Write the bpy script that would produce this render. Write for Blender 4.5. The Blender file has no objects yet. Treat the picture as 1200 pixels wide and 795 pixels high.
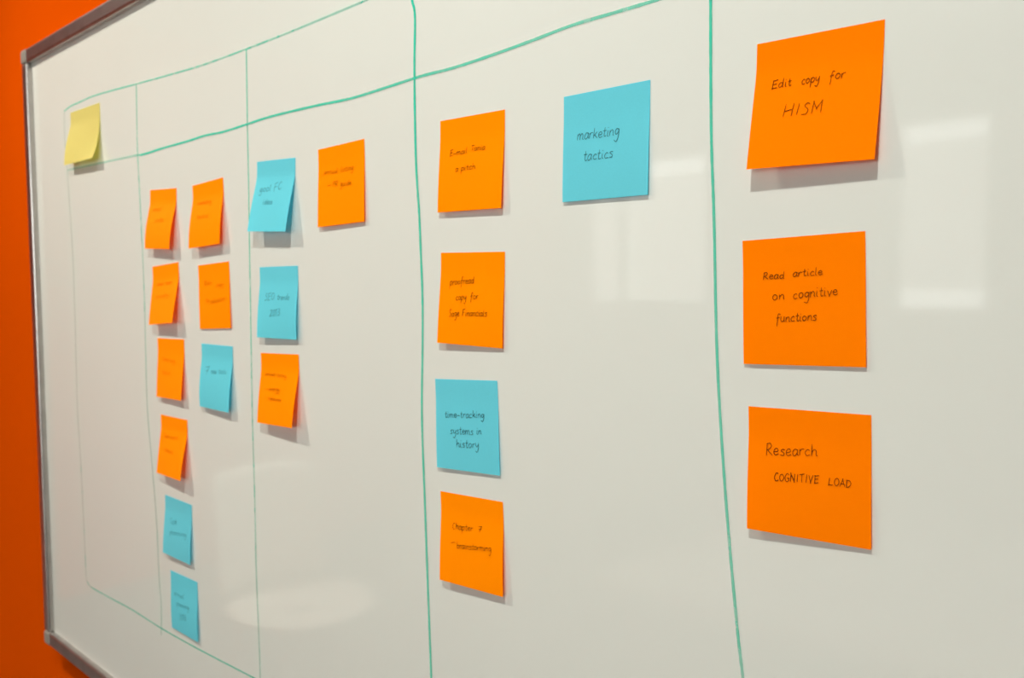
import bpy, bmesh, math, random
from mathutils import Vector, Matrix
random.seed(7)
scene = bpy.context.scene
COL = scene.collection

# ---------------------------------------------------------------- camera, world, exposure
vs = scene.view_settings
vs.view_transform = 'Standard'; vs.look = 'None'; vs.gamma = 1.0; vs.use_curve_mapping = False
vs.exposure = 0.07
cam_data = bpy.data.cameras.new('camera')
cam_data.sensor_width = 36.0
cam_data.lens = 1021.917 / 1200.0 * 36.0
cam_data.clip_start = 0.01
cam_data.dof.use_dof = True
cam_data.dof.focus_distance = 0.60
cam_data.dof.aperture_fstop = 10.0
cam = bpy.data.objects.new('camera', cam_data); COL.objects.link(cam)
RIGHT, UP, FWD = ((0.7152708, 0.6988066, -0.0075485), (-0.0366913, 0.0483379, 0.9981569), (-0.6978836, 0.7136755, -0.0602148))
EYE = (-0.120965, -0.487035, 0.035568)
cam.matrix_world = Matrix(((RIGHT[0], UP[0], -FWD[0], EYE[0]), (RIGHT[1], UP[1], -FWD[1], EYE[1]),
                           (RIGHT[2], UP[2], -FWD[2], EYE[2]), (0, 0, 0, 1)))
scene.camera = cam
world = bpy.data.worlds.new('world'); scene.world = world
world.use_nodes = True
world.node_tree.nodes['Background'].inputs[0].default_value = (0.75, 0.85, 1.0, 1)
world.node_tree.nodes['Background'].inputs[1].default_value = 0.6
DOWNLIGHT_LEFT, DOWNLIGHT_RIGHT, SIDE_FILL = 82.0, 64.0, 150.0
FILL_GLOW = 4.9           # glow of the big unseen front window, added as ambient fill
SHADED_SKY = 2.7            # the two shaded windows on the left
BLIND_GLOW = 1.25           # daylight through drawn blinds
FLOOR_Z, CEIL_Z = -1.40, 1.30
X0, X1, Y0, YW = -4.4, 2.8, -4.5, 0.016     # room extents; the whiteboard hangs on the wall at YW

# ---------------------------------------------------------------- helpers
def mat(name, color, rough=0.5, metal=0.0, emit=None, strength=0.0, noise=0.0, nscale=6.0, coat=0.0, spec=0.5, bump=0.0, bscale=200.0):
    m = bpy.data.materials.new(name); m.use_nodes = True
    nt = m.node_tree; b = nt.nodes['Principled BSDF']
    b.inputs['Base Color'].default_value = (*color, 1); b.inputs['Roughness'].default_value = rough
    b.inputs['Metallic'].default_value = metal; b.inputs['Specular IOR Level'].default_value = spec
    b.inputs['Coat Weight'].default_value = coat; b.inputs['Coat Roughness'].default_value = 0.045
    if emit:
        b.inputs['Emission Color'].default_value = (*emit, 1); b.inputs['Emission Strength'].default_value = strength
    tc = nt.nodes.new('ShaderNodeTexCoord')
    if noise:
        n = nt.nodes.new('ShaderNodeTexNoise'); n.inputs['Scale'].default_value = nscale; n.inputs['Detail'].default_value = 4
        nt.links.new(tc.outputs['Object'], n.inputs['Vector'])
        mr = nt.nodes.new('ShaderNodeMapRange'); mr.inputs[1].default_value = .3; mr.inputs[2].default_value = .7
        mr.inputs[3].default_value = 1 - noise; mr.inputs[4].default_value = 1.0
        nt.links.new(n.outputs['Fac'], mr.inputs[0])
        mx = nt.nodes.new('ShaderNodeVectorMath'); mx.operation = 'SCALE'; mx.inputs[0].default_value = color
        nt.links.new(mr.outputs[0], mx.inputs['Scale']); nt.links.new(mx.outputs[0], b.inputs['Base Color'])
    if bump:
        n2 = nt.nodes.new('ShaderNodeTexNoise'); n2.inputs['Scale'].default_value = bscale
        nt.links.new(tc.outputs['Object'], n2.inputs['Vector'])
        bp = nt.nodes.new('ShaderNodeBump'); bp.inputs['Strength'].default_value = bump; bp.inputs['Distance'].default_value = .002
        nt.links.new(n2.outputs['Fac'], bp.inputs['Height']); nt.links.new(bp.outputs[0], b.inputs['Normal'])
    return m

def paper(name, color, trans):
    m = bpy.data.materials.new(name); m.use_nodes = True
    nt = m.node_tree; nt.nodes.clear()
    out = nt.nodes.new('ShaderNodeOutputMaterial')
    tc = nt.nodes.new('ShaderNodeTexCoord')
    n = nt.nodes.new('ShaderNodeTexNoise'); n.inputs['Scale'].default_value = 900
    nt.links.new(tc.outputs['Object'], n.inputs['Vector'])
    mr = nt.nodes.new('ShaderNodeMapRange'); mr.inputs[3].default_value = .95; mr.inputs[4].default_value = 1.03
    nt.links.new(n.outputs['Fac'], mr.inputs[0])
    mx = nt.nodes.new('ShaderNodeVectorMath'); mx.operation = 'SCALE'; mx.inputs[0].default_value = color
    nt.links.new(mr.outputs[0], mx.inputs['Scale'])
    d = nt.nodes.new('ShaderNodeBsdfDiffuse'); nt.links.new(mx.outputs[0], d.inputs['Color'])       # fluorescent paper: what it lets through adds to what it throws back
    t = nt.nodes.new('ShaderNodeBsdfTranslucent'); t.inputs['Color'].default_value = (*trans, 1)
    s = nt.nodes.new('ShaderNodeAddShader')
    nt.links.new(d.outputs[0], s.inputs[0]); nt.links.new(t.outputs[0], s.inputs[1])
    g = nt.nodes.new('ShaderNodeBsdfGlossy'); g.inputs['Roughness'].default_value = .5
    fr = nt.nodes.new('ShaderNodeFresnel'); fr.inputs['IOR'].default_value = 1.06
    s2 = nt.nodes.new('ShaderNodeMixShader'); nt.links.new(fr.outputs[0], s2.inputs[0])
    nt.links.new(s.outputs[0], s2.inputs[1]); nt.links.new(g.outputs[0], s2.inputs[2])
    nt.links.new(s2.outputs[0], out.inputs[0])
    return m

def pen_material(name, paper_color, color):
    """opaque pen stroke: its 'ink' value says how much of the ink colour covers the paper colour"""
    m = bpy.data.materials.new(name); m.use_nodes = True
    nt = m.node_tree; nt.nodes.clear()
    out = nt.nodes.new('ShaderNodeOutputMaterial'); d = nt.nodes.new('ShaderNodeBsdfDiffuse')
    a = nt.nodes.new('ShaderNodeAttribute'); a.attribute_name = 'ink'
    x = nt.nodes.new('ShaderNodeMix'); x.data_type = 'RGBA'
    x.inputs['A'].default_value = (*paper_color, 1); x.inputs['B'].default_value = (*color, 1)
    nt.links.new(a.outputs['Fac'], x.inputs['Factor']); nt.links.new(x.outputs['Result'], d.inputs['Color'])
    nt.links.new(d.outputs[0], out.inputs[0])
    return m

def ink_material(name, color, attr=True):
    m = bpy.data.materials.new(name); m.use_nodes = True
    nt = m.node_tree; nt.nodes.clear()
    out = nt.nodes.new('ShaderNodeOutputMaterial')
    d = nt.nodes.new('ShaderNodeBsdfDiffuse'); d.inputs['Color'].default_value = (*color, 1)
    tr = nt.nodes.new('ShaderNodeBsdfTransparent')
    a = nt.nodes.new('ShaderNodeAttribute'); a.attribute_name = 'ink'
    tc = nt.nodes.new('ShaderNodeTexCoord')
    n = nt.nodes.new('ShaderNodeTexNoise'); n.inputs['Scale'].default_value = 60; n.inputs['Detail'].default_value = 3
    nt.links.new(tc.outputs['Object'], n.inputs['Vector'])
    mr = nt.nodes.new('ShaderNodeMapRange'); mr.inputs[1].default_value = .3; mr.inputs[2].default_value = .7
    mr.inputs[3].default_value = .8; mr.inputs[4].default_value = 1.05
    nt.links.new(n.outputs['Fac'], mr.inputs[0])
    mu = nt.nodes.new('ShaderNodeMath'); mu.operation = 'MULTIPLY'; mu.use_clamp = True
    nt.links.new(a.outputs['Fac'], mu.inputs[0]); nt.links.new(mr.outputs[0], mu.inputs[1])
    s = nt.nodes.new('ShaderNodeMixShader')
    nt.links.new(mu.outputs[0], s.inputs[0]); nt.links.new(tr.outputs[0], s.inputs[1]); nt.links.new(d.outputs[0], s.inputs[2])
    nt.links.new(s.outputs[0], out.inputs[0])
    return m

def obj(name, bm, m, parent=None, smooth=False):
    me = bpy.data.meshes.new(name)
    bmesh.ops.recalc_face_normals(bm, faces=bm.faces)
    bm.to_mesh(me); bm.free()
    if smooth:
        for p in me.polygons: p.use_smooth = True
    me.materials.append(m)
    o = bpy.data.objects.new(name, me); COL.objects.link(o)
    if parent: o.parent = parent
    return o

def thing(name, label, cat, loc=(0, 0, 0), group=None):
    o = bpy.data.objects.new(name, None); o.empty_display_size = .05; COL.objects.link(o)
    o.location = loc; o['label'] = label; o['category'] = cat
    if group: o['group'] = group
    return o

def tag(o, label, cat, group=None):
    o['label'] = label; o['category'] = cat
    if group: o['group'] = group
    return o

def add_box(bm, lo, hi, bevel=0.0, seg=2):
    r = bmesh.ops.create_cube(bm, size=1)
    for v in r['verts']:
        v.co = Vector([lo[i] + (v.co[i] + .5) * (hi[i] - lo[i]) for i in range(3)])
    if bevel:
        es = list({e for v in r['verts'] for e in v.link_edges})
        bmesh.ops.bevel(bm, geom=es, offset=bevel, segments=seg, profile=.5, affect='EDGES')
    return bm

def box(lo, hi, bevel=0.0, seg=2):
    return add_box(bmesh.new(), lo, hi, bevel, seg)

def lathe(profile, n=40, bm=None, center=(0, 0, 0)):
    bm = bm or bmesh.new(); rings = []
    for r, z in profile:
        rings.append([bm.verts.new((center[0] + r * math.cos(2*math.pi*k/n), center[1] + r * math.sin(2*math.pi*k/n), center[2] + z)) for k in range(n)])
    for a, b in zip(rings, rings[1:]):
        for k in range(n): bm.faces.new((a[k], a[(k+1) % n], b[(k+1) % n], b[k]))
    bm.faces.new(rings[0]); bm.faces.new(rings[-1])
    return bm

def tube(bm, p, q, r0, r1, n=14):
    p, q = Vector(p), Vector(q); d = (q - p).normalized()
    a = d.orthogonal().normalized(); b = d.cross(a); rings = []
    for c, r in ((p, r0), (q, r1)):
        rings.append([bm.verts.new(c + r * (math.cos(2*math.pi*k/n) * a + math.sin(2*math.pi*k/n) * b)) for k in range(n)])
    for k in range(n): bm.faces.new((rings[0][k], rings[0][(k+1) % n], rings[1][(k+1) % n], rings[1][k]))
    bm.faces.new(rings[0]); bm.faces.new(rings[1])
    return bm

def struct(name, bm, m):
    o = obj(name, bm, m); o['kind'] = 'structure'
    return o

# ---------------------------------------------------------------- materials
M_ORANGE_WALL = mat('orange_wall_paint', (.67, .078, .0003), .8, spec=.0, noise=.05, nscale=3, bump=.08)
M_WHITE_WALL = mat('white_wall_paint', (.62, .61, .58), .7, noise=.04, bump=.06)
M_CEILING = mat('ceiling_tiles', (.6, .6, .58), .8, noise=.05, nscale=20)
M_FLOOR = mat('grey_carpet', (.16, .15, .145), .95, noise=.4, nscale=180, bump=.6, bscale=300)
M_BOARD = mat('whiteboard_enamel', (.775, .81, .755), .55, noise=.025, nscale=2.2, coat=1.0, spec=.15)
M_RAIL = mat('brushed_aluminium', (.60, .58, .56), .34, metal=1.0, noise=.15, nscale=40)
M_CAP = mat('grey_corner_plastic', (.27, .25, .215), .5)
M_PAPER = {'o': paper('orange_paper', (1.0, .285, .0), (.30, .008, .0)),
           'd': paper('deep_orange_paper', (1.0, .225, .0), (.24, .006, .0)),
           'b': paper('blue_paper', (.14, .60, .69), (.0, .13, .21)),
           'y': paper('yellow_paper', (.61, .53, .168), (.20, .19, .01))}
M_PEN = {'d': pen_material('pen_ink_on_deep_orange', (1.0, .225, .0), (.07, .012, .004)), 'o': pen_material('pen_ink_on_orange', (1.0, .27, .0), (.07, .012, .004)), 'b': pen_material('pen_ink_on_blue', (.14, .60, .69), (.01, .05, .075))}
M_MARKER = ink_material('green_dry_marker', (.03, .64, .44))
M_FRAME = mat('white_window_frame', (.7, .7, .68), .4)
M_FILL_PANE = mat('fill_pane', (.5, .5, .5), .3, emit=(.98, 1.0, .95), strength=FILL_GLOW)
M_SHADED = mat('shaded_pane', (.5, .5, .5), .3, emit=(.97, 1.0, .99), strength=SHADED_SKY)
M_BLIND = mat('daylit_blind', (.6, .6, .55), .8, emit=(1.0, .97, .92), strength=BLIND_GLOW)
M_LAMPFACE = mat('lamp_face', (.8, .8, .8), .4, emit=(1.0, .95, .86), strength=14.0)
M_TABLE = mat('white_laminate', (.66, .62, .58), .35)
M_CHAIR = mat('white_chair_plastic', (.80, .77, .70), .4)
M_CHROME = mat('chair_steel', (.5, .5, .5), .25, metal=1.0)

# ---------------------------------------------------------------- the room
struct('wall_back', box((X0 - .1, YW, FLOOR_Z - .05), (X1 + .1, YW + .12, CEIL_Z + .05)), M_ORANGE_WALL)
struct('wall_left', box((X0 - .12, Y0 - .1, FLOOR_Z - .05), (X0, YW, CEIL_Z + .05)), M_ORANGE_WALL)
struct('wall_right', box((X1, Y0 - .1, FLOOR_Z - .05), (X1 + .12, YW, CEIL_Z + .05)), M_WHITE_WALL)
struct('floor', box((X0, Y0, FLOOR_Z - .08), (X1, YW, FLOOR_Z)), M_FLOOR)
struct('ceiling', box((X0, Y0, CEIL_Z), (X1, YW, CEIL_Z + .08)), M_CEILING)
bm = bmesh.new()                                   # front wall: two mirrored window openings and a big one added for fill
WIN = [(-4.22, -3.18, -.10, .92), (-2.02, -1.50, -.14, .94), (-1.25, 0.95, -.45, 1.15)]
zs = sorted({FLOOR_Z, CEIL_Z, *[w[2] for w in WIN], *[w[3] for w in WIN]})
xs = sorted({X0, X1, *[w[0] for w in WIN], *[w[1] for w in WIN]})
for xa, xb in zip(xs, xs[1:]):
    w = [w for w in WIN if w[0] <= xa and xb <= w[1]]
    if not w: add_box(bm, (xa, Y0 - .15, FLOOR_Z), (xb, Y0, CEIL_Z))
    else:
        add_box(bm, (xa, Y0 - .15, FLOOR_Z), (xb, Y0, w[0][2])); add_box(bm, (xa, Y0 - .15, w[0][3]), (xb, Y0, CEIL_Z))
struct('wall_front', bm, M_WHITE_WALL)
def window(n, w, bars, blinds):
    xa, xb, za, zb = w; f = .04
    bm = bmesh.new()
    add_box(bm, (xa, Y0 - .1, za), (xa + f, Y0 + .015, zb)); add_box(bm, (xb - f, Y0 - .1, za), (xb, Y0 + .015, zb))
    add_box(bm, (xa + f, Y0 - .1, za), (xb - f, Y0 + .015, za + f)); add_box(bm, (xa + f, Y0 - .1, zb - f), (xb - f, Y0 + .015, zb))
    for b in bars: add_box(bm, (b - .025, Y0 - .1, za + f), (b + .025, Y0 + .015, zb - f))
    fr = struct('window_%d' % n, bm, M_FRAME)
    obj('pane', box((xa + f, Y0 - .09, za + f), (xb - f, Y0 - .08, zb - f)), M_SHADED if blinds else M_FILL_PANE, fr)
    for ba, bb, lo, hi in blinds:
        obj('roller_blind', box((ba, Y0 - .055, za + lo), (bb, Y0 - .05, zb - hi)), M_BLIND, fr)
window(1, WIN[0], (-3.89,), ((-4.18, -3.915, .05, .05), (-3.835, -3.22, .05, .13)))
window(2, WIN[1], (), ((-1.98, -1.54, .14, .13),))
window(3, WIN[2], (-.5, .25), ())  # unseen window added so its glowing panes softly light the board

# ---------------------------------------------------------------- downlights above the board, plus an added one by the side wall
def downlight(x, y, watts, label, aim, cone, tint, first=[None]):
    t = thing('downlight', label, 'ceiling light', (x, y, CEIL_Z), 'adjustable ceiling downlights')
    if first[0] is None:
        ring = obj('trim_ring', lathe([(.062, 0), (.085, 0), (.088, -.006), (.080, -.012), (.064, -.012), (.060, -.004)], 40), M_FRAME, t, True)
        face = obj('lamp_face', lathe([(.058, -.001), (.058, -.004)], 40), M_LAMPFACE, t)
        first[0] = (ring, face)
    else:
        for s in first[0]:
            c = s.copy(); c.parent = t; COL.objects.link(c)
    ld = bpy.data.lights.new('downlight_beam', 'SPOT'); ld.energy = watts; ld.color = tint
    ld.spot_size = math.radians(cone); ld.spot_blend = 1.0; ld.shadow_soft_size = .045
    lo = bpy.data.objects.new('downlight_beam', ld); COL.objects.link(lo); lo.parent = t
    lo.location = (0, 0, -.06)
    aim = Vector(aim) - Vector((x, y, CEIL_Z - .06))
    lo.rotation_euler = aim.to_track_quat('-Z', 'Y').to_euler()
downlight(-.18, -.82, DOWNLIGHT_RIGHT, 'round white ceiling downlight above the right half of the whiteboard', (-1.0, -.12, -.75), 98, (1.0, .995, .93))
downlight(-1.93, -.82, DOWNLIGHT_LEFT, 'round white ceiling downlight above the left end of the whiteboard', (-1.15, -.15, -.95), 100, (1.0, .905, .78))
downlight(-3.3, -1.15, SIDE_FILL, 'unseen ceiling downlight added as fill for the orange side wall and chair', (-3.05, -1.08, -1.4), 100, (1.0, .96, .88))  # added fill lamp: brightens the side wall and chair that the board mirrors

# ---------------------------------------------------------------- the whiteboard
BX0, BX1, BZ0, BZ1 = -1.683, .74, -.5405, .4025
RW, RD = .022, .009
wb = thing('whiteboard', 'large white wall board in a grey metal frame, hung on the orange wall', 'whiteboard', (0, 0, 0))
obj('writing_surface', box((BX0 - .01, 0, BZ0 - .01), (BX1 + .01, .012, BZ1 + .01)), M_BOARD, wb)
def rail(lo, hi):
    return obj('frame_rail', box(lo, hi, .0035, 3), M_RAIL, wb, False)
rail((BX0, -RD, BZ1), (BX1, YW - .001, BZ1 + RW))
rail((BX0, -RD, BZ0 - RW), (BX1, YW - .001, BZ0))
rail((BX0 - RW, -RD, BZ0), (BX0, YW - .001, BZ1))
rail((BX1, -RD, BZ0), (BX1 + RW, YW - .001, BZ1))
for cx, cz in ((BX0 - RW, BZ1), (BX0 - RW, BZ0 - RW), (BX1, BZ1), (BX1, BZ0 - RW)):
    c = obj('corner_cap', box((cx - .001, -RD - .0015, cz - .001), (cx + RW + .001, YW - .001, cz + RW + .001), .005, 3), M_CAP, wb)
    c['label'] = 'pale grey plastic corner cap'

def spline(pts, per=8):
    P = [Vector(p) for p in pts]; out = []
    for i in range(len(P) - 1):
        a = P[i-1] if i else P[i]; b, c = P[i], P[i+1]; d = P[i+2] if i + 2 < len(P) else c
        for k in range(per):
            t = k / per
            out.append(.5 * ((2*b) + (c - a)*t + (2*a - 5*b + 4*c - d)*t*t + (3*b - a - 3*c + d)*t*t*t))
    out.append(P[-1]); return out

def ribbon(bm, pts, w, place, inks, lay):
    """a flat stroke of ink of width w along 2-D pts; place(x, y) puts a point of it on its surface"""
    n = len(pts); rows = []
    for i, p in enumerate(pts):
        t = pts[min(i+1, n-1)] - pts[max(i-1, 0)]
        if t.length < 1e-9: t = Vector((1, 0))
        t.normalize(); nn = Vector((-t.y, t.x))
        k = 1.0 if 0 < i < n-1 else .55
        hw = w * .5 * k * (1 + random.uniform(-.09, .09))
        e = p + (t * (w * .3) * (1 if i == n-1 else -1 if i == 0 else 0))
        rows.append((bm.verts.new(place(*(e + nn*hw))), bm.verts.new(place(*(e - nn*hw)))))
        for v in rows[-1]: v[lay] = inks[i]
    for a, b in zip(rows, rows[1:]):
        try: bm.faces.new((a[0], a[1], b[1], b[0]))
        except ValueError: pass

LINES = [
    ["box_left", [[-1.54452, 0.30642], [-1.54674, 0.26891], [-1.54254, 0.22344], [-1.53834, 0.17798], [-1.53171, 0.08716], [-1.53222, -0.00391], [-1.53496, -0.08274], [-1.53637, -0.14895], [-1.53016, -0.25331], [-1.52736, -0.36406], [-1.5262, -0.40965], [-1.51732, -0.41971], [-1.49843, -0.42188], [-1.42709, -0.42009], [-1.35344, -0.41774], [-1.25422, -0.41838], [-1.14722, -0.41558], [-1.01392, -0.40959], [-0.9372, -0.40713]], 2.0, 0.4, 0.6],
    ["yellow_under", [[-1.54136, 0.21753], [-1.39485, 0.21452], [-1.29211, 0.21234], [-1.27995, 0.2119]], 2.0, 0.4, 0.5],
    ["top", [[-1.54452, 0.30642], [-1.5173, 0.31007], [-1.48605, 0.31041], [-1.41708, 0.31077], [-1.28065, 0.30374], [-1.16829, 0.29801], [-1.09096, 0.29482], [-0.99481, 0.29381], [-0.91545, 0.29391], [-0.84634, 0.29471], [-0.77786, 0.29583], [-0.71676, 0.29754]], 2.0, 0.62, 0.45],
    ["v1", [[-1.28065, 0.30374], [-1.28296, 0.25834], [-1.284, 0.2119], [-1.28154, 0.15819], [-1.27907, 0.0875], [-1.27766, 0.02327], [-1.27911, -0.05051], [-1.27949, -0.12489], [-1.26958, -0.20536], [-1.26222, -0.27332], [-1.25975, -0.3504], [-1.2561, -0.38672], [-1.25915, -0.42839]], 2.5, 0.55, 0.4],
    ["h2", [[-1.27733, 0.21117], [-1.24835, 0.21127], [-1.21037, 0.21235], [-1.13966, 0.21286], [-1.09591, 0.21399], [-1.05078, 0.21265], [-0.99707, 0.21405], [-0.9473, 0.21533], [-0.86408, 0.21404], [-0.82074, 0.2124], [-0.79348, 0.21215], [-0.75482, 0.21328], [-0.71288, 0.21481], [-0.69586, 0.21506], [-0.66341, 0.21471], [-0.62308, 0.21616], [-0.57694, 0.21892], [-0.53494, 0.22204], [-0.49657, 0.22259], [-0.46135, 0.22309], [-0.42892, 0.22409]], 2.5, 0.9, 0.5],
    ["v2", [[-0.99481, 0.29381], [-0.99586, 0.25542], [-0.99672, 0.21354], [-0.99733, 0.15476], [-0.99849, 0.10296], [-0.99986, 0.03573], [-1.00106, -0.0322], [-1.00217, -0.09892], [-1.00168, -0.19406], [-1.00231, -0.28271], [-1.00007, -0.35973], [-0.99945, -0.40501], [-0.99936, -0.4497]], 2.3, 0.62, 0.42],
    ["v3", [[-0.71402, 0.29116], [-0.71345, 0.28103], [-0.71045, 0.27178], [-0.70994, 0.25881], [-0.71141, 0.22897], [-0.71184, 0.1944], [-0.71159, 0.15881], [-0.71049, 0.13026], [-0.70795, 0.09935], [-0.70648, 0.06626], [-0.70509, 0.0294], [-0.70561, -0.01137], [-0.70796, -0.07814], [-0.7056, -0.1535], [-0.70344, -0.21721], [-0.70011, -0.31038], [-0.6993, -0.3451]], 2.8, 1.0, 0.58],
    ["v4", [[-0.4209, 0.22425], [-0.4207, 0.21375], [-0.4203, 0.16636], [-0.41945, 0.12327], [-0.41725, 0.07496], [-0.41491, 0.00036], [-0.41147, -0.05399], [-0.40566, -0.11896], [-0.39815, -0.18598], [-0.39427, -0.21369], [-0.39164, -0.23784]], 2.1, 0.9, 0.42]]
for i, (nm, pts, w, d0, d1) in enumerate(LINES):
    bm = bmesh.new(); lay = bm.verts.layers.float.new('ink')
    P = [p for p in spline(pts, 10) if BX0 < p.x < BX1 and BZ0 < p.y < BZ1]
    ink = [d0 + (d1 - d0) * k / (len(P) - 1) for k in range(len(P))]
    ribbon(bm, P, w / 1000, lambda x, z, dy=.0002 + .00004*i: Vector((x, -dy, z)), ink, lay)
    o = obj('marker_line', bm, M_MARKER, wb)
    o['label'] = {'box_left': 'faint green marker line', 'yellow_under': 'faint green marker line', 'h2': 'bold green marker line',
                  'v3': 'bold green marker line'}.get(nm, 'green marker line')

# ---------------------------------------------------------------- sticky notes
def note_point(p, W, H, u, s, off=0.0):
    X, Z, th, al, ar, cl, cr = p
    def at(u, s):
        a = al + (ar - al) * u; c = cl + (cr - cl) * u
        n = 24; cs = sn = 0.0
        for k in range(n):
            t = s * (k + .5) / n
            q = min(max((t - .12) / .22, 0), 1); q = q * q * (3 - 2 * q)
            ph = a * q + c * max(0, (t - .35) / .65) ** 1.5
            cs += math.cos(ph); sn += math.sin(ph)
        dn, o = H * s * cs / n, H * s * sn / n
        ct, st = math.cos(th), math.sin(th)
        return Vector((X + W*u*ct + dn*st, -o - .0004, Z + W*u*st - dn*ct))
    b = at(u, s)
    if off:
        du = at(u + .01, s) - at(u - .01, s); ds = at(u, s + .01) - at(u, s - .01)
        nn = du.cross(ds).normalized()
        if nn.y > 0: nn = -nn
        b = b + nn * off
    return b

PEN_UP = .00028
INK = {'A': .55, 'B': .75, 'C': 1.0, 'D': .8, 'E': .95}     # how heavily each column was written
GLYPHS = {
 'a': (.95, [[(.8,.85),(.45,1),(.1,.6),(.15,.1),(.45,0),(.75,.4),(.82,.95)], [(.82,.95),(.78,.3),(.98,.03)]]),
 'b': (.9, [[(.1,1.9),(.1,0)], [(.1,.6),(.45,1),(.8,.6),(.6,.05),(.1,.1)]]),
 'c': (.85, [[(.75,.85),(.45,1),(.1,.55),(.3,.02),(.82,.15)]]),
 'd': (.98, [[(.75,.8),(.4,1),(.08,.5),(.3,0),(.7,.35),(.82,.9)], [(.84,1.8),(.8,.2),(.98,0)]]),
 'e': (.88, [[(.12,.5),(.75,.6),(.6,1),(.25,.9),(.1,.4),(.4,0),(.88,.2)]]),
 'f': (.8, [[(.85,1.65),(.5,1.8),(.35,1.2),(.3,0),(.22,-.75)], [(.05,.9),(.75,1)]]),
 'g': (.95, [[(.8,.85),(.4,1),(.1,.55),(.35,.1),(.75,.45),(.84,.95)], [(.84,.95),(.82,-.3),(.5,-1),(.05,-.75)]]),
 'h': (.95, [[(.12,1.8),(.1,0)], [(.1,.5),(.45,1),(.75,.75),(.75,.2),(.95,0)]]),
 'i': (.42, [[(.15,1),(.15,.15),(.35,0)], [(.17,1.45),(.22,1.52)]]),
 'k': (.9, [[(.12,1.8),(.1,0)], [(.75,1.05),(.15,.45)], [(.3,.6),(.88,0)]]),
 'l': (.42, [[(.15,1.8),(.13,.25),(.38,0)]]),
 'm': (1.4, [[(.1,1),(.1,0)], [(.1,.6),(.4,1),(.62,.7),(.62,0)], [(.62,.6),(.95,1),(1.2,.7),(1.2,.15),(1.38,0)]]),
 'n': (.92, [[(.1,1),(.1,0)], [(.1,.55),(.5,1),(.75,.7),(.75,.15),(.92,0)]]),
 'o': (.92, [[(.6,.98),(.3,.95),(.08,.5),(.35,.02),(.78,.35),(.75,.8),(.5,1.0)]]),
 'p': (.9, [[(.1,1),(.06,-.95)], [(.1,.7),(.5,1),(.82,.6),(.5,.02),(.1,.2)]]),
 'r': (.72, [[(.1,1),(.1,0)], [(.1,.55),(.35,.95),(.7,.95)]]),
 's': (.8, [[(.75,.92),(.4,1),(.2,.75),(.65,.4),(.6,.05),(.1,.08)]]),
 't': (.7, [[(.35,1.6),(.3,.25),(.5,0),(.7,.15)], [(.02,1),(.66,1.05)]]),
 'u': (.95, [[(.1,1),(.1,.3),(.35,0),(.7,.35),(.76,1)], [(.76,1),(.75,.2),(.95,0)]]),
 'v': (.82, [[(.05,1),(.4,0),(.4,0),(.8,1)]]),
 'w': (1.2, [[(.05,1),(.3,0),(.3,0),(.6,.8),(.6,.8),(.85,0),(.85,0),(1.15,1)]]),
 'y': (.88, [[(.08,1),(.15,.4),(.45,.2),(.75,.6)], [(.82,1),(.78,-.2),(.5,-.95),(.05,-.75)]]),
 'A': (1.05, [[(.05,0),(.5,1.8),(.5,1.8),(.98,0)], [(.2,.65),(.82,.7)]]),
 'C': (1.0, [[(.9,1.6),(.5,1.8),(.1,.9),(.4,0),(.95,.2)]]),
 'D': (1.05, [[(.15,1.8),(.12,0)], [(.0,1.75),(.7,1.6),(.95,.9),(.6,.1),(.05,0)]]),
 'E': (1.0, [[(.95,1.85),(.15,1.7),(.15,1.7),(.1,0),(.1,0),(.92,.1)], [(.12,.9),(.8,1)]]),
 'F': (1.0, [[(.15,1.8),(.08,-.1)], [(.1,1.72),(.98,1.88)], [(.12,.95),(.78,1)]]),
 'G': (1.05, [[(.9,1.55),(.5,1.8),(.1,.9),(.4,0),(.85,.2),(.9,.8),(.9,.8),(.5,.78)]]),
 'H': (1.25, [[(.15,1.8),(.05,0)], [(1.1,1.85),(1.0,0)], [(.08,.8),(1.05,1.0)]]),
 'I': (.65, [[(.36,1.8),(.28,0)]]),
 'L': (.95, [[(.15,1.8),(.1,.05),(.1,.05),(.88,.08)]]),
 'M': (1.35, [[(.1,0),(.15,1.8),(.15,1.8),(.6,.75),(.6,.75),(1.1,1.85),(1.1,1.85),(1.15,0)]]),
 'N': (1.05, [[(.08,0),(.12,1.8),(.12,1.8),(.85,.05),(.85,.05),(.92,1.8)]]),
 'O': (1.05, [[(.6,1.78),(.2,1.5),(.1,.7),(.45,0),(.92,.6),(.85,1.5),(.5,1.8)]]),
 'P': (.95, [[(.15,1.8),(.1,-.05)], [(.05,1.65),(.6,1.85),(.88,1.35),(.5,.9),(.12,.85)]]),
 'R': (1.05, [[(.15,1.8),(.1,-.05)], [(.05,1.65),(.6,1.85),(.8,1.35),(.45,.9),(.2,.85),(.2,.85),(1.05,.02)]]),
 'S': (1.0, [[(.88,1.6),(.55,1.8),(.3,1.35),(.75,.7),(.55,.05),(.05,.05)]]),
 'T': (.95, [[(.5,1.75),(.45,0)], [(0,1.7),(1,1.86)]]),
 'V': (1.0, [[(.05,1.8),(.45,0),(.45,0),(.9,1.8)]]),
 '0': (.9, [[(.5,1.75),(.12,1.2),(.2,.2),(.5,0),(.8,.6),(.7,1.5),(.45,1.75)]]),
 '1': (.5, [[(.1,1.4),(.28,1.75),(.28,1.75),(.25,0)]]),
 '2': (.9, [[(.1,1.4),(.4,1.75),(.75,1.4),(.1,.02),(.1,.02),(.85,.05)]]),
 '3': (.9, [[(.1,1.6),(.5,1.75),(.7,1.3),(.3,.95),(.3,.95),(.8,.5),(.5,0),(.05,.15)]]),
 '7': (.9, [[(.1,1.7),(.85,1.75),(.85,1.75),(.4,0)], [(.2,.85),(.85,.95)]]),
 '-': (.9, [[(.05,.55),(.85,.6)]]),
}
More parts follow.
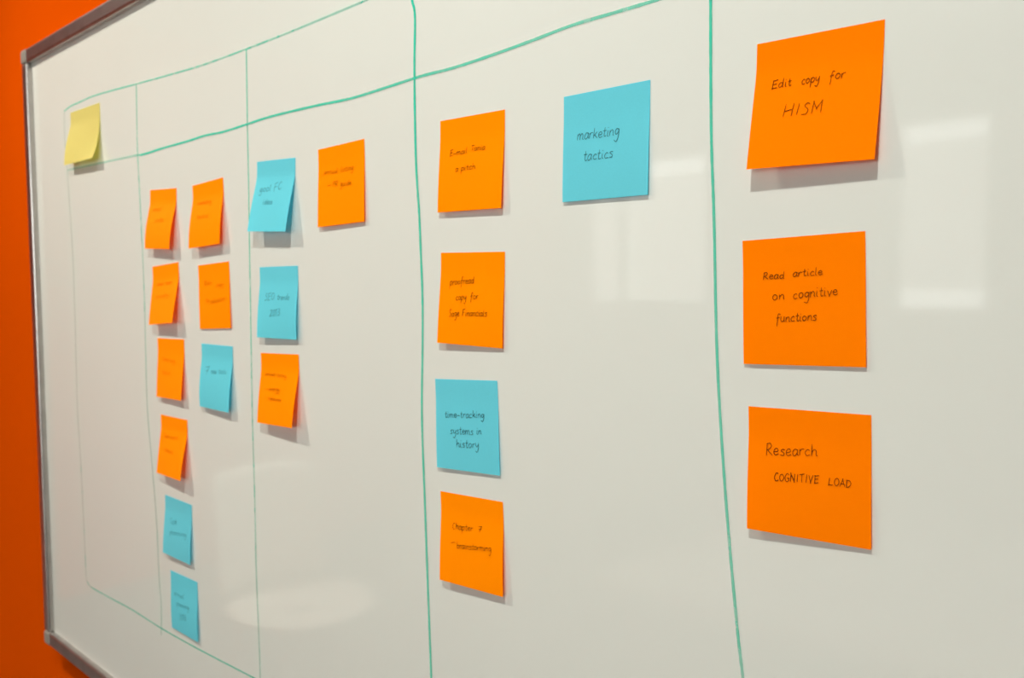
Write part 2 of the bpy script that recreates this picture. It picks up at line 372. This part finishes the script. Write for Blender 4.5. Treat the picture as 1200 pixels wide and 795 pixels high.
def word_strokes(text):
    x = 0; out = []
    for ch in text:
        w, st = GLYPHS[ch]
        jx, jy, sc = random.uniform(-.03, .03), random.uniform(-.06, .06), random.uniform(.93, 1.07)
        for s in st:
            out.append([((x + px * 1.0 + jx + random.uniform(-.02, .02)), (py * sc + jy + random.uniform(-.03, .03))) for px, py in s])
        x += w + .12
    return out, x - .12

NOTES = {
    'Y': [-1.51936, 0.30044, -0.0157, 0.26778, 0.08843, -0.26212, 0.35256],
    'A1': [-1.24891, 0.16332, -0.04752, 0.21724, 0.24599, -0.25329, -0.22983],
    'A2': [-1.1304, 0.15877, 0.04105, 0.2065, 0.18927, -0.18885, -0.16884],
    'A3': [-1.24969, 0.06465, 0.05408, 0.16371, 0.22697, -0.04261, -0.05619],
    'A4': [-1.12176, 0.06341, 0.0408, 0.03341, 0.03579, -0.03418, -0.03917],
    'A5': [-1.24095, -0.02798, 0.01478, 0.08185, 0.12838, -0.03027, -0.04433],
    'A6': [-1.11863, -0.02986, -0.00612, 0.14108, 0.16203, -0.20978, -0.13746],
    'A7': [-1.23852, -0.12758, 0.00379, 0.15017, 0.23724, -0.04014, -0.12763],
    'A8': [-1.23333, -0.23272, -0.00993, 0.11098, 0.10881, -0.07717, -0.14985],
    'A9': [-1.22428, -0.33106, 0.02302, 0.05085, 0.08008, -0.09825, -0.12853],
    'B1': [-0.97815, 0.17139, -0.04706, 0.22809, 0.2233, -0.08313, -0.07667],
    'B2': [-0.86116, 0.17095, 0.01838, 0.06352, 0.05639, -0.03653, -0.04125],
    'B3': [-0.97815, 0.0584, 0.00126, 0.13007, 0.11414, -0.11836, -0.15656],
    'B4': [-0.98041, -0.03468, 0.02428, 0.15423, 0.22969, -0.08158, -0.11835],
    'C1': [-0.67862, 0.17388, -0.01901, 0.07021, 0.08108, -0.05136, -0.0555],
    'C2': [-0.67986, 0.06434, -0.02084, 0.08715, 0.06088, -0.04683, -0.08502],
    'C3': [-0.68959, -0.04318, 0.04851, 0.05258, 0.03789, -0.04395, -0.03997],
    'C4': [-0.68444, -0.14003, 0.04298, 0.10276, 0.09539, -0.05568, -0.08524],
    'D1': [-0.54233, 0.17269, -0.00648, 0.03693, 0.05016, -0.0363, -0.05461],
    'E1': [-0.38843, 0.18013, -0.02035, 0.15814, 0.10914, -0.0215, 0.03456],
    'E2': [-0.39719, 0.06254, 0.03105, 0.03303, 0.02825, -0.02558, -0.01119],
    'E3': [-0.39209, -0.03978, 0.02511, 0.09058, 0.03753, -0.06678, -0.03379]}
WORDS = {
    'E1': [["Edit", 0.1511, 0.3758, 0.3109, 0.3684, 0.0358], ["copy", 0.3916, 0.3749, 0.5338, 0.3682, 0.0388], ["for", 0.611, 0.3765, 0.7339, 0.3692, 0.0378], ["HISM", 0.2653, 0.6076, 0.5799, 0.6089, 0.0495]],
    'E2': [["Read", 0.1789, 0.3206, 0.361, 0.3184, 0.0321], ["article", 0.4296, 0.31, 0.6717, 0.3046, 0.0334], ["on", 0.2578, 0.4863, 0.3604, 0.4836, 0.0396], ["cognitive", 0.433, 0.4833, 0.7878, 0.4622, 0.0428], ["functions", 0.2899, 0.6636, 0.6245, 0.6492, 0.0391]],
    'E3': [["Research", 0.1572, 0.3827, 0.5873, 0.347, 0.0503], ["COGNITIVE", 0.2313, 0.5808, 0.6024, 0.5528, 0.0334], ["LOAD", 0.6747, 0.5587, 0.8523, 0.5562, 0.031]],
    'D1': [["marketing", 0.1741, 0.4292, 0.6689, 0.4393, 0.0547], ["tactics", 0.2574, 0.6304, 0.6042, 0.6334, 0.0514]],
    'C1': [["E-mail", 0.1759, 0.4015, 0.4502, 0.3904, 0.036], ["Tania", 0.5076, 0.3747, 0.7255, 0.3774, 0.033], ["a", 0.2722, 0.5749, 0.3199, 0.5757, 0.0377], ["pitch", 0.3671, 0.5754, 0.5937, 0.5662, 0.0355]],
    'C2': [["proofread", 0.1632, 0.355, 0.5459, 0.3333, 0.0423], ["copy", 0.2763, 0.5231, 0.4366, 0.5066, 0.0423], ["for", 0.5013, 0.5065, 0.6284, 0.4976, 0.0385], ["Sage", 0.1746, 0.7037, 0.3428, 0.6912, 0.0426], ["Financials", 0.3877, 0.6869, 0.7677, 0.6759, 0.0416]],
    'C3': [["time-tracking", 0.1533, 0.4285, 0.789, 0.4013, 0.0419], ["systems", 0.238, 0.6064, 0.6086, 0.5941, 0.0475], ["in", 0.6658, 0.5828, 0.7418, 0.578, 0.0413], ["history", 0.3373, 0.7503, 0.6938, 0.7275, 0.0473]],
    'C4': [["Chapter", 0.1985, 0.3973, 0.5344, 0.3787, 0.0407], ["7", 0.6106, 0.3696, 0.671, 0.3655, 0.0344], ["-", 0.1831, 0.5769, 0.2597, 0.5613, 0.0425], ["brainstorming", 0.2846, 0.6021, 0.8273, 0.5506, 0.0402]],
    'B1': [["goal", 0.1444, 0.4386, 0.4425, 0.4281, 0.0516], ["FC", 0.533, 0.4442, 0.7209, 0.4093, 0.0575], ["idea", 0.3026, 0.6181, 0.5471, 0.6186, 0.0445]],
    'B2': [["annual", 0.1315, 0.3314, 0.4331, 0.3493, 0.0339], ["listing", 0.5011, 0.3413, 0.7735, 0.3466, 0.0373], ["-", 0.2141, 0.504, 0.295, 0.5062, 0.037], ["PR", 0.3327, 0.5162, 0.4491, 0.5161, 0.0379], ["guide", 0.4912, 0.5204, 0.7332, 0.5277, 0.0373]],
    'B3': [["SEO", 0.1665, 0.47, 0.4238, 0.4654, 0.053], ["trends", 0.5055, 0.4617, 0.8146, 0.4603, 0.0439], ["2013", 0.3289, 0.6927, 0.5978, 0.6779, 0.0503]],
    'B4': [["annual", 0.1253, 0.3142, 0.3999, 0.3245, 0.0316], ["listing", 0.4565, 0.3279, 0.7, 0.3314, 0.031], ["-", 0.1854, 0.5328, 0.26, 0.5289, 0.0332], ["energy", 0.2852, 0.5301, 0.5707, 0.5266, 0.0344], ["release", 0.2918, 0.6606, 0.6448, 0.6699, 0.0342]],
    'A1': [["email", 0.1707, 0.3621, 0.4897, 0.3631, 0.0389], ["code", 0.3407, 0.5493, 0.6518, 0.5516, 0.0439]],
    'A2': [["marketing", 0.1841, 0.328, 0.6363, 0.3461, 0.0366], ["tactics", 0.227, 0.5506, 0.6024, 0.5687, 0.0387]],
    'A3': [["email", 0.2018, 0.3476, 0.4451, 0.3465, 0.0412], ["team", 0.5298, 0.3518, 0.7705, 0.3391, 0.0408], ["on", 0.2002, 0.5662, 0.3302, 0.5611, 0.041], ["copy", 0.3695, 0.5632, 0.7036, 0.5417, 0.0407]],
    'A4': [["Edit", 0.1991, 0.3122, 0.4217, 0.3228, 0.0299], ["copy", 0.5766, 0.3634, 0.814, 0.356, 0.0367], ["to", 0.2287, 0.5844, 0.3404, 0.5882, 0.039], ["education", 0.4024, 0.6164, 0.8438, 0.5797, 0.0405]],
    'A5': [["Time", 0.1723, 0.3846, 0.4266, 0.3825, 0.0397], ["log", 0.4824, 0.3902, 0.6766, 0.3922, 0.0391], ["topic", 0.2109, 0.6013, 0.5315, 0.6051, 0.0415]],
    'A6': [["7", 0.1504, 0.4813, 0.2888, 0.4714, 0.0647], ["new", 0.3545, 0.4542, 0.5368, 0.4449, 0.0467], ["tools", 0.6036, 0.4416, 0.8406, 0.4273, 0.0436]],
    'A7': [["Team", 0.1514, 0.382, 0.3538, 0.3739, 0.0387], ["event", 0.4055, 0.3771, 0.6805, 0.3586, 0.038], ["ideas", 0.2273, 0.6067, 0.5862, 0.6023, 0.0417]],
    'A8': [["Task", 0.222, 0.4566, 0.4826, 0.4295, 0.0528], ["planning", 0.2479, 0.631, 0.8504, 0.5621, 0.0458]],
    'A9': [["annual", 0.1344, 0.4069, 0.5112, 0.3925, 0.0469], ["planning", 0.2318, 0.5595, 0.697, 0.5333, 0.0469], ["2013", 0.3479, 0.7711, 0.597, 0.7411, 0.0556]]}
LABELS = {
 'Y': ('y', 'yellow sticky note curling off the top left of the whiteboard', None),
 'A1': ('o', 'orange sticky note topmost of the far left column, tilted', 'far left column of notes'),
 'A3': ('o', 'orange sticky note second from top of the far left column', 'far left column of notes'),
 'A5': ('o', 'orange sticky note third from top of the far left column', 'far left column of notes'),
 'A7': ('o', 'lowest orange sticky note of the far left column, above two blue ones', 'far left column of notes'),
 'A8': ('b', 'blue sticky note in the far left column just below an orange one', 'far left column of notes'),
 'A9': ('b', 'blue sticky note lowest of the far left column with curled corner', 'far left column of notes'),
 'A2': ('o', 'orange sticky note topmost of the second column, lifting off the board', 'second column of notes'),
 'A4': ('o', 'orange sticky note lying flat between an orange and a blue one, second column', 'second column of notes'),
 'A6': ('b', 'blue sticky note lowest of the second column, bulging outward', 'second column of notes'),
 'B1': ('b', 'pale blue sticky note hanging far off the board beside a green line', 'third column of notes'),
 'B3': ('b', 'blue sticky note directly above the lower orange one in the third column', 'third column of notes'),
 'B4': ('o', 'orange sticky note with three written lines at the foot of the third column', 'third column of notes'),
 'B2': ('o', 'lone orange sticky note left of the long green vertical line', None),
 'C1': ('o', 'orange sticky note topmost of the middle column, about sending a pitch', 'middle column of notes'),
 'C2': ('o', 'orange sticky note reading proofread copy, above the time-tracking note', 'middle column of notes'),
 'C3': ('b', 'blue sticky note reading time-tracking systems in history', 'middle column of notes'),
 'C4': ('o', 'orange sticky note reading Chapter 7 brainstorming, lowest of the middle column', 'middle column of notes'),
 'D1': ('b', 'large blue sticky note reading marketing tactics, alone between two green lines', None),
 'E1': ('d', 'large orange sticky note reading Edit copy at top right, leaning off the board', 'right column of notes'),
 'E2': ('d', 'large orange sticky note reading Read article on cognitive functions', 'right column of notes'),
 'E3': ('d', 'large orange sticky note reading Research cognitive load, lowest on the right', 'right column of notes'),
}
for key, (kind, label, group) in LABELS.items():
    p = NOTES[key]
    W, H = (.114, .080) if key == 'Y' else (.076, .076)
    nu, ns = 14, 56
    bm = bmesh.new()
    F = [[bm.verts.new(note_point(p, W, H, i/nu, j/ns)) for i in range(nu + 1)] for j in range(ns + 1)]
    for j in range(ns):
        for i in range(nu): bm.faces.new((F[j][i], F[j+1][i], F[j+1][i+1], F[j][i+1]))
    note = tag(obj('sticky_note', bm, M_PAPER[kind], None, True), label, 'sticky note', group)
    words = WORDS.get(key, [])
    if not words: continue
    bm = bmesh.new(); lay = bm.verts.layers.float.new('ink')
    for text, u0, s0, u1, s1, xh in words:
        st, tw = word_strokes(text)
        b = Vector((W * (u1 - u0), -H * (s1 - s0))); L = b.length; b = b / L; up = Vector((-b.y, b.x))
        o = Vector((W * u0, -H * s0)); sx, sy = L / tw, xh * H
        for s in st:
            pts = [o + b * (x * sx + y * sy * .10) + up * (y * sy) for x, y in spline(s, 5)]
            ribbon(bm, pts, .00048, lambda x, y: note_point(p, W, H, x / W, -y / H, PEN_UP), [random.uniform(.82, 1.0) * INK.get(key[0], .9)] * len(pts), lay)
    h = obj('handwriting', bm, M_PEN[kind], note); h['label'] = 'black pen handwriting'

# ---------------------------------------------------------------- furniture that the board mirrors
t = thing('meeting_table', 'white meeting table in the room, a faint reflection between the lowest orange notes', 'table', (0, 0, FLOOR_Z))
obj('table_top', box((-1.50, -2.25, .672), (.30, -1.22, .70), .006), M_TABLE, t)
for x in (-1.42, .22):
    for y in (-2.17, -1.30):
        obj('leg', tube(bmesh.new(), (x, y, .672), (x, y, 0), .022, .018), M_CHROME, t, True)
t = thing('shell_chair', 'white shell chair near the wall, showing only as a pale reflection low on the whiteboard', 'chair', (-2.45, -.95, FLOOR_Z))
bm = bmesh.new(); N, K = 32, 8
rings = []
for k in range(K + 1):
    r = k / K
    rings.append([bm.verts.new((.23*r*math.cos(2*math.pi*i/N), .22*r*math.sin(2*math.pi*i/N), .44 + .03*r*r)) for i in range(N)])
for a, b in zip(rings, rings[1:]):
    for i in range(N): 
        if a[0].co != a[1].co: bm.faces.new((a[i], a[(i+1) % N], b[(i+1) % N], b[i]))
bmesh.ops.remove_doubles(bm, verts=bm.verts, dist=1e-5)
seat = obj('seat', bm, M_CHAIR, t, True); sm = seat.modifiers.new('thick', 'SOLIDIFY'); sm.thickness = .012
bm = bmesh.new(); rows = []
for j in range(9):
    v = j / 8; hw = .62 + .30 * math.sin(math.pi * (.25 + .55 * v))
    rows.append([bm.verts.new(((-.235 - .07*v) * math.cos(hw * (i/12 - .5) * 2), .25 * math.sin(hw * (i/12 - .5) * 2), .47 + .38 * v)) for i in range(13)])
for a, b in zip(rows, rows[1:]):
    for i in range(12): bm.faces.new((a[i], a[i+1], b[i+1], b[i]))
back = obj('backrest', bm, M_CHAIR, t, True); sm = back.modifiers.new('thick', 'SOLIDIFY'); sm.thickness = .012
for sx in (-1, 1):
    for sy in (-1, 1):
        obj('leg', tube(bmesh.new(), (.12*sx, .12*sy, .445), (.21*sx, .2*sy, 0), .012, .010), M_CHROME, t, True)
